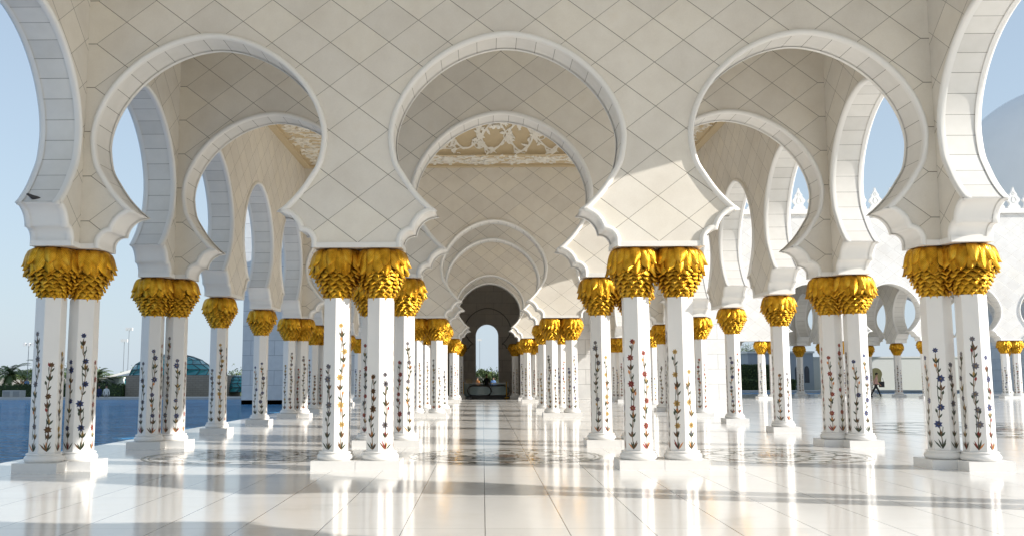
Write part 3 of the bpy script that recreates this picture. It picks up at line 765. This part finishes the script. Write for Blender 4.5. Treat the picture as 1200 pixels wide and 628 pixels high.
def hedge(x0, x1, y0, y1, z0, z1, seed, label, n=2500):
    rnd = random.Random(seed); bm = bmesh.new()
    t = thing('hedge', label, 'hedge', ((x0 + x1) / 2, (y0 + y1) / 2, z0)); hx, hy, hz = (x1 - x0) / 2, (y1 - y0) / 2, z1 - z0
    box(bm, -hx + .1, hx - .1, -hy + .1, hy - .1, 0, hz - .1); 
    def blob(rn):
        f = rn.random()
        if f < .45: return Vector((rn.uniform(-hx, hx), -hy + rn.uniform(-.05, .1), rn.uniform(0, hz)))
        if f < .85: return Vector((rn.uniform(-hx, hx), rn.uniform(-hy, hy), hz + rn.uniform(-.1, .05)))
        return Vector((rn.choice((-hx, hx)), rn.uniform(-hy, hy), rn.uniform(0, hz)))
    leaves(bm, blob, n, .11, rnd); mesh_obj('foliage', bm, GREEN, t)
hedge(-60, -33.6, 90.5, 92.5, -.25, 1.0, 1, 'long clipped hedge beyond the pool at the left')
hedge(30.6, 35.8, 121, 124, -.25, 2.9, 2, 'tall clipped hedge block beyond the courtyard near the end hall')
hedge(30.2, 36.6, 117.5, 119.5, -.25, 1.1, 3, 'low bright hedge strip in front of the tall clipped hedge')
hedge(70, 90, 121, 124, -.25, 3.0, 4, 'tall clipped hedge block at the right edge beyond the wing')

# distant tree belt: reads as one mass
rnd = random.Random(77); bm = bmesh.new()
for i in range(230):
    x = rnd.uniform(-330, 420); 
    if -30 < x < 35 and rnd.random() < .3: continue
    y = rnd.uniform(300, 420); r = rnd.uniform(2, 4.5); c = Vector((x, y, -.5 + r * .5))
    leaves(bm, lambda rn: c + Vector((rn.gauss(0, r * .7), rn.gauss(0, r * .4), abs(rn.gauss(0, r * .42)))), 130, .45, rnd)
structure('treeline', bm, GREEN, 'stuff')

# stone wall, glass domes
t = tag(mesh_obj('stone_wall', (lambda b: (box(b, -33.5, -24.6, 91, 98.2, -.3, 1.78), b)[1])(bmesh.new()), MAT['stone_tan']), 'low tan stone wall carrying the teal glass dome beyond the pool', 'wall')
teal = NT('teal_glass'); o_, _ = teal.obj(); teal.set(Base_Color=teal.ramp(teal.noise(o_, .8, 2), [(.35, (.01, .16, .19)), (.65, (.03, .32, .34))]), Roughness=.08); teal.b.inputs['Specular IOR Level'].default_value = .7
frm = plain('dark_glazing_bar', (.03, .06, .07), .4)
def glass_dome(x, y, z, rx, rz_, label):
    t = thing('glass_dome', label, 'dome', (x, y, z), 0, 'teal glass domes'); bm = bmesh.new(); g = []
    for j in range(6):
        a = (PI / 2) * j / 6; g.append([bm.verts.new((rx * math.cos(a) * math.cos(2 * PI * (i + .5 * (j % 2)) / 18), rx * math.cos(a) * math.sin(2 * PI * (i + .5 * (j % 2)) / 18), rz_ * math.sin(a))) for i in range(18)])
    topv = bm.verts.new((0, 0, rz_))
    fb = bmesh.new()
    for j in range(5):
        for i in range(18):
            bm.faces.new((g[j][i], g[j][(i + 1) % 18], g[j + 1][(i + 1) % 18], g[j + 1][i]))
            tube(fb, [g[j][i].co, g[j + 1][i].co], .04, 4); tube(fb, [g[j][i].co, g[j][(i + 1) % 18].co], .04, 4)
    for i in range(18): bm.faces.new((g[5][i], g[5][(i + 1) % 18], topv))
    mesh_obj('glass', bm, teal.m, t); mesh_obj('glazing_bars', fb, frm, t)
glass_dome(-30.3, 94.5, 1.78, 3.9, 2.05, 'teal glazed dome standing on the tan stone wall')
glass_dome(-24.3, 96, .2, 2.2, 1.6, 'small teal glazed dome half hidden beside the white pylon')
glass_dome(-38.3, 103, -.2, 3.2, 1.75, 'flat teal glazed dome behind the white booth')

white = plain('white_paint', (.78, .78, .77), .5, var=.03); greym = plain('grey_metal', (.25, .26, .27), .4, .6, var=.05)
# floodlight masts
def mast(x, y, h, label, wide):
    t = thing('floodlight_mast', label, 'light mast', (x, y, -.25), 0, 'floodlight masts'); bm = bmesh.new()
    tube(bm, [(0, 0, 0), (0, 0, h)], [.035, .025], 8); mesh_obj('pole', bm, greym, t)
    bm = bmesh.new(); tube(bm, [(-wide, 0, h), (wide, 0, h)], .035, 6); mesh_obj('crossbar', bm, greym, t)
    for i in range(-1, 2):
        bm = bmesh.new(); box(bm, i * wide * .8 - .12, i * wide * .8 + .12, -.12, .08, h - .15, h + .17); bevel(bm, .03); mesh_obj('lamp_head', bm, white, t)
mast(-44.0, 93.9, 5.0, 'floodlight mast with three boxy lamps rising behind the left hedge', .52)
mast(-40.2, 110, 7.2, 'tall slim floodlight mast left of the teal glass dome', .35)
mast(-39.6, 107, 5.8, 'shorter floodlight mast beside the tall slim one', .3)
mast(38.5, 131, 9.2, 'floodlight mast standing behind the low blue-grey building', .45)
mast(31.9, 140, 8.0, 'thin floodlight mast above the clipped hedge', .4)
mast(-1.0, 170, 8.0, 'distant mast seen through the dark hall opening', .3)
# booth, canopy, planter box
t = thing('booth', 'small white booth with louvred window beyond the pool', 'booth', (-38.4, 99, -.25)); bm = bmesh.new(); box(bm, -1.6, 1.6, -.8, .8, 0, 1.75); bevel(bm, .03); mesh_obj('walls', bm, white, t)
bm = bmesh.new(); box(bm, -1.7, 1.7, -.9, .9, 1.753, 1.86); mesh_obj('roof', bm, white, t)
for i in range(4):
    bm = bmesh.new(); box(bm, -1.35 + i * .7, -.85 + i * .7, -.83, -.79, .7, 1.45); mesh_obj('window', bm, greym, t)
t = thing('canopy', 'pale tensile canopy peak beside the tan stone wall', 'canopy', (-35.6, 98, -.25)); bm = bmesh.new()
ap = bm.verts.new((1.4, 0, 3.0)); rg = [bm.verts.new((x, y, z)) for x, y, z in ((-2.0, -1.2, 1.9), (1.8, -1.2, 2.1), (1.8, 1.2, 2.1), (-2.0, 1.2, 1.9))]
for i in range(4): bm.faces.new((rg[i], rg[(i + 1) % 4], ap))
bm.faces.new(rg); mesh_obj('fabric', bm, plain('canvas', (.75, .72, .66), .8), t)
bm = bmesh.new()
for x, y in ((-1.9, -1.1), (1.7, -1.1), (1.7, 1.1), (-1.9, 1.1)): tube(bm, [(x, y, 0), (x, y, 2.05)], .05, 6)
mesh_obj('post', bm, greym, t)
t = thing('planter_box', 'grey louvred utility box on the far pool edge at the left', 'utility box', (-42.0, 87.2, -.12)); bm = bmesh.new(); box(bm, -.8, .8, -.5, .5, 0, .62); bevel(bm, .03); mesh_obj('casing', bm, plain('light_grey_paint', (.45, .45, .43), .6), t)
for x0 in (-.72, .14):
    bm = bmesh.new()
    for i in range(6): box(bm, x0, x0 + .58, -.515, -.495, .08 + i * .08, .13 + i * .08)
    mesh_obj('louvre', bm, greym, t)
# low blue-grey building beyond the courtyard
bl = plain('blue_grey_render', (.42, .46, .52), .7, var=.04); dkw = plain('dark_window', (.05, .06, .08), .2)
t = thing('low_building', 'low blue-grey building with slim arched windows beyond the courtyard', 'building', (37.2, 122, -.3)); bm = bmesh.new(); box(bm, -5, 3.0, 0, 10, 0, 4.6); mesh_obj('wall', bm, bl, t)
bm = bmesh.new(); box(bm, -5.15, 3.15, -.15, 10.1, 4.603, 4.85); mesh_obj('roof', bm, white, t)
for i in range(6):
    x = -3.6 + i * 1.15; bm = bmesh.new(); pts = [(-.3, 1.0), (.3, 1.0), (.3, 2.5)] + [(.3 * math.cos(a * PI / 8), 2.5 + .55 * math.sin(a * PI / 8)) for a in range(1, 8)] + [(-.3, 2.5)]
    f = [bm.verts.new((x + px, -.03, pz)) for px, pz in pts]; b = [bm.verts.new((x + px, .05, pz)) for px, pz in pts]; bm.faces.new(f)
    for q in range(len(pts)): bm.faces.new((f[q], b[q], b[(q + 1) % len(pts)], f[(q + 1) % len(pts)]))
    bmesh.ops.recalc_face_normals(bm, faces=bm.faces); mesh_obj('window', bm, dkw, t)
t = thing('garden_wall', 'low white garden wall with a keyhole window beyond the wing', 'wall', (52.5, 124, -.3)); bm = bmesh.new(); box(bm, -12.2, 12, 0, .6, 0, 4.0); mesh_obj('wall', bm, white, t)
bm = bmesh.new(); box(bm, -12.3, 12.1, -.1, .7, 4.003, 4.2); mesh_obj('coping', bm, white, t)
bm = bmesh.new(); kp = [(-.6, .7), (.6, .7), (.6, 1.6)] + [(.75 * math.cos(a), 2.05 + .75 * math.sin(a)) for a in [(-.6 + (PI + 1.2) * i / 14) for i in range(15)]] + [(-.6, 1.6)]
f = [bm.verts.new((-3.9 + px, -.02, pz)) for px, pz in kp]; b = [bm.verts.new((-3.9 + px, .05, pz)) for px, pz in kp]; bm.faces.new(f)
for q in range(len(kp)): bm.faces.new((f[q], b[q], b[(q + 1) % len(kp)], f[(q + 1) % len(kp)]))
bmesh.ops.recalc_face_normals(bm, faces=bm.faces); mesh_obj('window', bm, plain('olive_glass', (.16, .15, .07), .4), t)

# ------------------------------------------------------------------ escalator well in the end hall
blackr = plain('black_rubber', (.012, .012, .012), .35); ste = plain('brushed_steel', (.4, .4, .4), .3, .9, var=.05)
gl = NT('balustrade_glass'); gl.set(Base_Color=(.30, .42, .42, 1), Roughness=.05, Alpha=.55)
for i, (x, y, lab) in enumerate(((-.75, 75.6, 'left escalator balustrade with looped black handrail in the end hall'), (.62, 75.9, 'right escalator balustrade with looped black handrail in the end hall'))):
    t = thing('escalator_balustrade', lab, 'escalator', (x, y, 0), 0, 'escalator balustrades'); loop = []
    for a in range(13): q = -PI / 2 + PI * a / 12; loop.append((.48 + .42 * math.cos(q), 0, .53 + .38 * math.sin(q)))
    for a in range(13): q = PI / 2 + PI * a / 12; loop.append((-.48 + .42 * math.cos(q), 0, .53 + .38 * math.sin(q)))
    bm = bmesh.new(); tube(bm, loop, .055, 8, True); mesh_obj('handrail', bm, blackr, t)
    bm = bmesh.new(); f = bm.faces.new([bm.verts.new((p[0], -.01, p[2])) for p in loop]); b = bm.faces.new([bm.verts.new((p[0], .01, p[2])) for p in reversed(loop)]); mesh_obj('glass_panel', bm, gl.m, t)
    bm = bmesh.new(); box(bm, -.95, .95, -.14, .14, 0, .14); bevel(bm, .03); mesh_obj('base', bm, blackr, t)
t = thing('glass_screen', 'low glass screen round the escalator well in the end hall', 'railing', (-.25, 78, 0)); bm = bmesh.new(); box(bm, -1.75, 1.75, -.01, .01, .02, 1.05); mesh_obj('glass_panel', bm, gl.m, t)
bm = bmesh.new(); box(bm, -1.78, 1.78, -.03, .03, 1.053, 1.12); mesh_obj('rail', bm, ste, t)
yel = plain('yellow_post_paint', (.62, .36, .03), .4)
for x, lab in ((-1.97, 'yellow post left of the escalators'), (1.33, 'yellow post right of the escalators')):
    t = thing('barrier_post', lab, 'post', (x, 75.8, 0), 0, 'yellow posts'); bm = bmesh.new(); lathe(bm, [(.16, 0), (.16, .03), (.045, .05), (.04, 1.15), (.06, 1.16), (.06, 1.2), (.001, 1.22)], 14); mesh_obj('post', bm, yel, t)
t = thing('notice_stand', 'small tan notice board on a stand beside the left yellow post', 'sign', (-1.52, 75.2, 0)); bm = bmesh.new(); box(bm, -.24, .24, -.02, .02, 1.1, 1.42); bevel(bm, .01); mesh_obj('board', bm, plain('tan_board', (.32, .26, .17), .6), t)
bm = bmesh.new(); tube(bm, [(0, .03, 0), (0, .03, 1.3)], .02, 6); box(bm, -.18, .18, -.12, .16, 0, .025); mesh_obj('stand', bm, greym, t)

# ------------------------------------------------------------------ people
def skinmesh(name, V, E, Rr, mats, pick, parent=None, loc=(0, 0, 0), rz=0, sub=2):
    me = bpy.data.meshes.new(name); me.from_pydata(V, E, []); o = bpy.data.objects.new(name, me); C.objects.link(o)
    m = o.modifiers.new('skin', 'SKIN'); 
    for i, r in enumerate(Rr): me.skin_vertices[0].data[i].radius = r if isinstance(r, tuple) else (r, r)
    me.skin_vertices[0].data[0].use_root = True
    s = o.modifiers.new('sub', 'SUBSURF'); s.levels = sub; s.render_levels = sub
    dg = bpy.context.evaluated_depsgraph_get(); nm = bpy.data.meshes.new_from_object(o.evaluated_get(dg)); bpy.data.objects.remove(o)
    nm.materials.clear()
    for q in mats: nm.materials.append(q)
    for p in nm.polygons: p.material_index = pick(p.center); p.use_smooth = True
    return inst(name, nm, parent, loc, rz)
skinm = plain('skin', (.42, .24, .16), .5, var=.05)
def cloth(n, c): return plain(n, c, .85, var=.12, vs=12)
HAIR = cloth('dark_hair', (.02, .015, .012))
def person(label, loc, rz, shirt, legs, pose='stand', group=None, hair=HAIR, skirt=False):
    hip = .93; V = [(0, 0, hip)]; E = []; Rr = [(.15, .11)]
    def add(p, par, r): V.append(p); E.append((par, len(V) - 1)); Rr.append(r); return len(V) - 1
    if pose == 'sit': hip = .50; V[0] = (0, 0, hip)
    lean = .04 if pose == 'walk' else 0
    w = add((0, -lean, hip + .2), 0, (.14, .10)); ch = add((0, -lean * 1.6, hip + .42), w, (.17, .115)); nk = add((0, -lean * 2, hip + .56), ch, (.065, .06))
    hb = add((0, -lean * 2.2 - .01, hip + .63), nk, (.075, .085)); hd = add((0, -lean * 2.3 - .015, hip + .75), hb, (.082, .098))
    for s in (-1, 1):
        if pose == 'walk': kn, an, to = (s * .09, -.20 * s, .50), (s * .085, -.30 * s + (.12 if s < 0 else -.03), .09), (s * .09, -.30 * s - .05, .04)
        elif pose == 'sit': kn, an, to = (s * .11, -.42, hip + .02), (s * .11, -.40, .09), (s * .12, -.54, .04)
        else: kn, an, to = (s * .10, -.02, .50), (s * .10, .02, .09), (s * .11, -.12, .04)
        h = add((s * .09, 0, hip - .06), 0, (.10, .10)); k_ = add(kn, h, .07); a_ = add(an, k_, .045); add(to, a_, (.045, .035))
        sh = add((s * .19, -lean * 1.6, hip + .46), ch, .062); sw = .16 * s if pose == 'walk' else -.06
        el = add((s * .25, .03 + sw * .5, hip + .18), sh, .045); hn = add((s * .24, sw - .12, hip - .02), el, .034)
        add((s * .235, sw - .17, hip - .10), hn, (.028, .04))
    dark = cloth('shoes', (.03, .025, .02))
    def pick(c):
        if c.z > hip + .585: return 2
        if abs(c.x) > .19 and c.z < hip + .02 and pose != 'sit': return 2
        if pose == 'sit' and c.z < .1: return 3
        if c.z < .08: return 3
        return 0 if c.z > hip + .04 else 1
    b = skinmesh('person', V, E, Rr, [shirt, legs, skinm, dark], pick, None, loc, rz); tag(b, label, 'person', group)
    bm = bmesh.new(); bmesh.ops.create_uvsphere(bm, u_segments=14, v_segments=9, radius=1)
    top = V[hd]
    for v in list(bm.verts):
        if v.co.z < -.15 and v.co.y < .2: v.co.z = -.15
        v.co = Vector((v.co.x * .098 + top[0], v.co.y * .112 + top[1] + .018, v.co.z * .10 + top[2] + .045))
    mesh_obj('hair', bm, hair, b, True)
    bm = bmesh.new()                                    # nose, eyes, ears
    for p, r in (((0, -.105, -.005), .016), ((-.033, -.092, .02), .010), ((.033, -.092, .02), .010), ((-.088, 0, 0), .02), ((.088, 0, 0), .02)):
        bmesh.ops.create_uvsphere(bm, u_segments=6, v_segments=5, radius=r, matrix=Matrix.Translation(Vector(top) + Vector(p)))
    mesh_obj('face', bm, skinm, b, True)
    return b
p = person('person in a pink shirt and dark trousers walking by the wing columns', (28.75, 74.0, 0), R_(80), cloth('pink_shirt', (.55, .33, .30)), cloth('dark_trousers', (.018, .018, .022)), 'walk')
t = thing('shoulder_bag', 'dark bag held by the walking person in pink', 'bag', (29.15, 73.9, .75)); bm = bmesh.new(); box(bm, -.18, .18, -.07, .07, 0, .42); bevel(bm, .05, 3); mesh_obj('pouch', bm, cloth('bag_black', (.03, .03, .035)), t)
bm = bmesh.new(); tube(bm, [(-.14, 0, .40), (-.1, 0, .62), (0, 0, .72), (.1, 0, .62), (.14, 0, .40)], .014, 6); mesh_obj('strap', bm, cloth('strap_black', (.02, .02, .02)), t)
navy, wht = cloth('navy_cloth', (.02, .035, .10)), cloth('white_cloth', (.7, .7, .68))
person('person in dark blue sitting on the far pool edge', (-34.2, 86.6, -.42), 0, navy, navy, 'sit', 'people on the pool edge')
person('person in white beside the one in dark blue on the far pool edge', (-33.6, 86.7, -.42), R_(20), wht, cloth('grey_cloth', (.3, .3, .3)), 'sit', 'people on the pool edge')
lb = cloth('light_blue_cloth', (.15, .28, .55))
person('person in light blue behind the long hedge, left of the pair', (-44.3, 94.5, -.2), 0, lb, navy, 'stand', 'people behind the hedge')
person('person in dark blue behind the long hedge, right of the pair', (-43.0, 94.6, -.2), R_(-20), navy, navy, 'stand', 'people behind the hedge')
blk = cloth('black_cloth', (.012, .012, .013))
person('person in black standing above the escalators in the end hall', (-.18, 77.0, 0), R_(10), blk, blk, 'stand')
person('person in pale shirt seen small beyond the hall opening', (-1.05, 96, -.25), R_(160), cloth('orange_shirt', (.5, .2, .06)), navy, 'walk', 'people beyond the hall')
person('person in bright blue seen small beyond the hall opening', (.55, 97, -.25), R_(0), lb, navy, 'stand', 'people beyond the hall')
for i, (x, y) in enumerate(((-1.3, 104), (.5, 103), (1.6, 106))):
    tree(x, y, -.9, 3.4, 1.5, 60 + i, ('leafy shrub left in the hall opening', 'bushy shrub right in the hall opening', 'shrub hidden at the right jamb of the hall opening')[i], 'shrubs beyond the hall')

# ------------------------------------------------------------------ bird on the left impost
bd = plain('bird_feathers', (.05, .045, .045), .7, var=.3, vs=40)
V = [(0, 0, .11), (.07, 0, .125), (.12, 0, .165), (.155, 0, .18), (.19, 0, .175), (-.07, 0, .095), (-.15, 0, .075), (-.23, 0, .06), (.01, .02, .05), (.015, .022, .0), (.01, -.02, .05), (.015, -.022, .0)]
E_ = [(0, 1), (1, 2), (2, 3), (3, 4), (0, 5), (5, 6), (6, 7), (0, 8), (8, 9), (0, 10), (10, 11)]
b = skinmesh('bird', V, E_, [.055, .05, .034, .030, .008, .045, .025, .012, .010, .006, .010, .006], [bd], lambda c: 0, None, (-OX - .18, YK(0) - .5 * M + M - FOOT[0] - 2.02 + 1.05, 4.745), R_(200))
tag(b, 'small dark bird perched on the arch cusp above the leftmost front columns', 'bird')
b.location = (-8.40, 17.05, 4.75); b.scale = (.8, .8, .8)

# ------------------------------------------------------------------ camera, light, render settings
cam = bpy.data.cameras.new('camera'); co = bpy.data.objects.new('camera', cam); C.objects.link(co)
F, PX, PY = 1150.0, 551.37, 301.02
cam.sensor_width = 36; cam.lens = F / 1200 * 36; cam.shift_x = (600 - PX) / 1200; cam.shift_y = -(314 - PY) / 1200
cam.clip_start = .05; cam.clip_end = 4000
pit, yaw, rol = .1198, -.0122, -.0027
co.matrix_world = Matrix.Translation((-.476, 0, 1.7)) @ Matrix.Rotation(-yaw, 4, 'Z') @ Matrix.Rotation(PI / 2 + pit, 4, 'X') @ Matrix.Rotation(rol, 4, 'Z')
scene.camera = co
EL, AZ = R_(21), R_(105)
w = bpy.data.worlds.new('World'); scene.world = w; w.use_nodes = True; nt = w.node_tree
sky = nt.nodes.new('ShaderNodeTexSky'); sky.sky_type = 'NISHITA'; sky.sun_disc = False; sky.sun_elevation = EL; sky.sun_rotation = AZ
sky.air_density = 1.0; sky.dust_density = .4; sky.ozone_density = 1.0
tc = nt.nodes.new('ShaderNodeTexCoord'); sp = nt.nodes.new('ShaderNodeSeparateXYZ'); nt.links.new(tc.outputs['Generated'], sp.inputs[0])
rp = nt.nodes.new('ShaderNodeValToRGB'); nt.links.new(sp.outputs[2], rp.inputs[0]); e = rp.color_ramp.elements
e[0].position = 0; e[0].color = (.92, .92, .92, 1); e[1].position = .55; e[1].color = (.45, .45, .45, 1); q = e.new(.2); q.color = (.68, .68, .68, 1)
mx = nt.nodes.new('ShaderNodeMix'); mx.data_type = 'RGBA'; nt.links.new(rp.outputs[0], mx.inputs[0]); nt.links.new(sky.outputs[0], mx.inputs[6]); mx.inputs[7].default_value = (3.15, 3.8, 4.5, 1)
bg = nt.nodes['Background']; nt.links.new(mx.outputs[2], bg.inputs[0]); bg.inputs[1].default_value = .118
sun = bpy.data.lights.new('sun', 'SUN'); sun.energy = 4.7; sun.angle = R_(.5); sun.color = (1, .955, .89)
so = bpy.data.objects.new('sun', sun); C.objects.link(so)
d = Vector((math.cos(R_(15)) * math.cos(EL), -math.sin(R_(15)) * math.cos(EL), math.sin(EL)))
so.rotation_euler = d.to_track_quat('Z', 'Y').to_euler(); so.location = (40, -10, 30)
vs = scene.view_settings; scene.display_settings.display_device = 'sRGB'
vs.view_transform = 'Standard'; vs.look = 'None'; vs.gamma = 1; vs.use_curve_mapping = False; vs.exposure = .59
scene.cycles.max_bounces = 8; scene.cycles.diffuse_bounces = 5; scene.cycles.glossy_bounces = 5
scene.cycles.sample_clamp_indirect = 6; scene.cycles.use_denoising = True
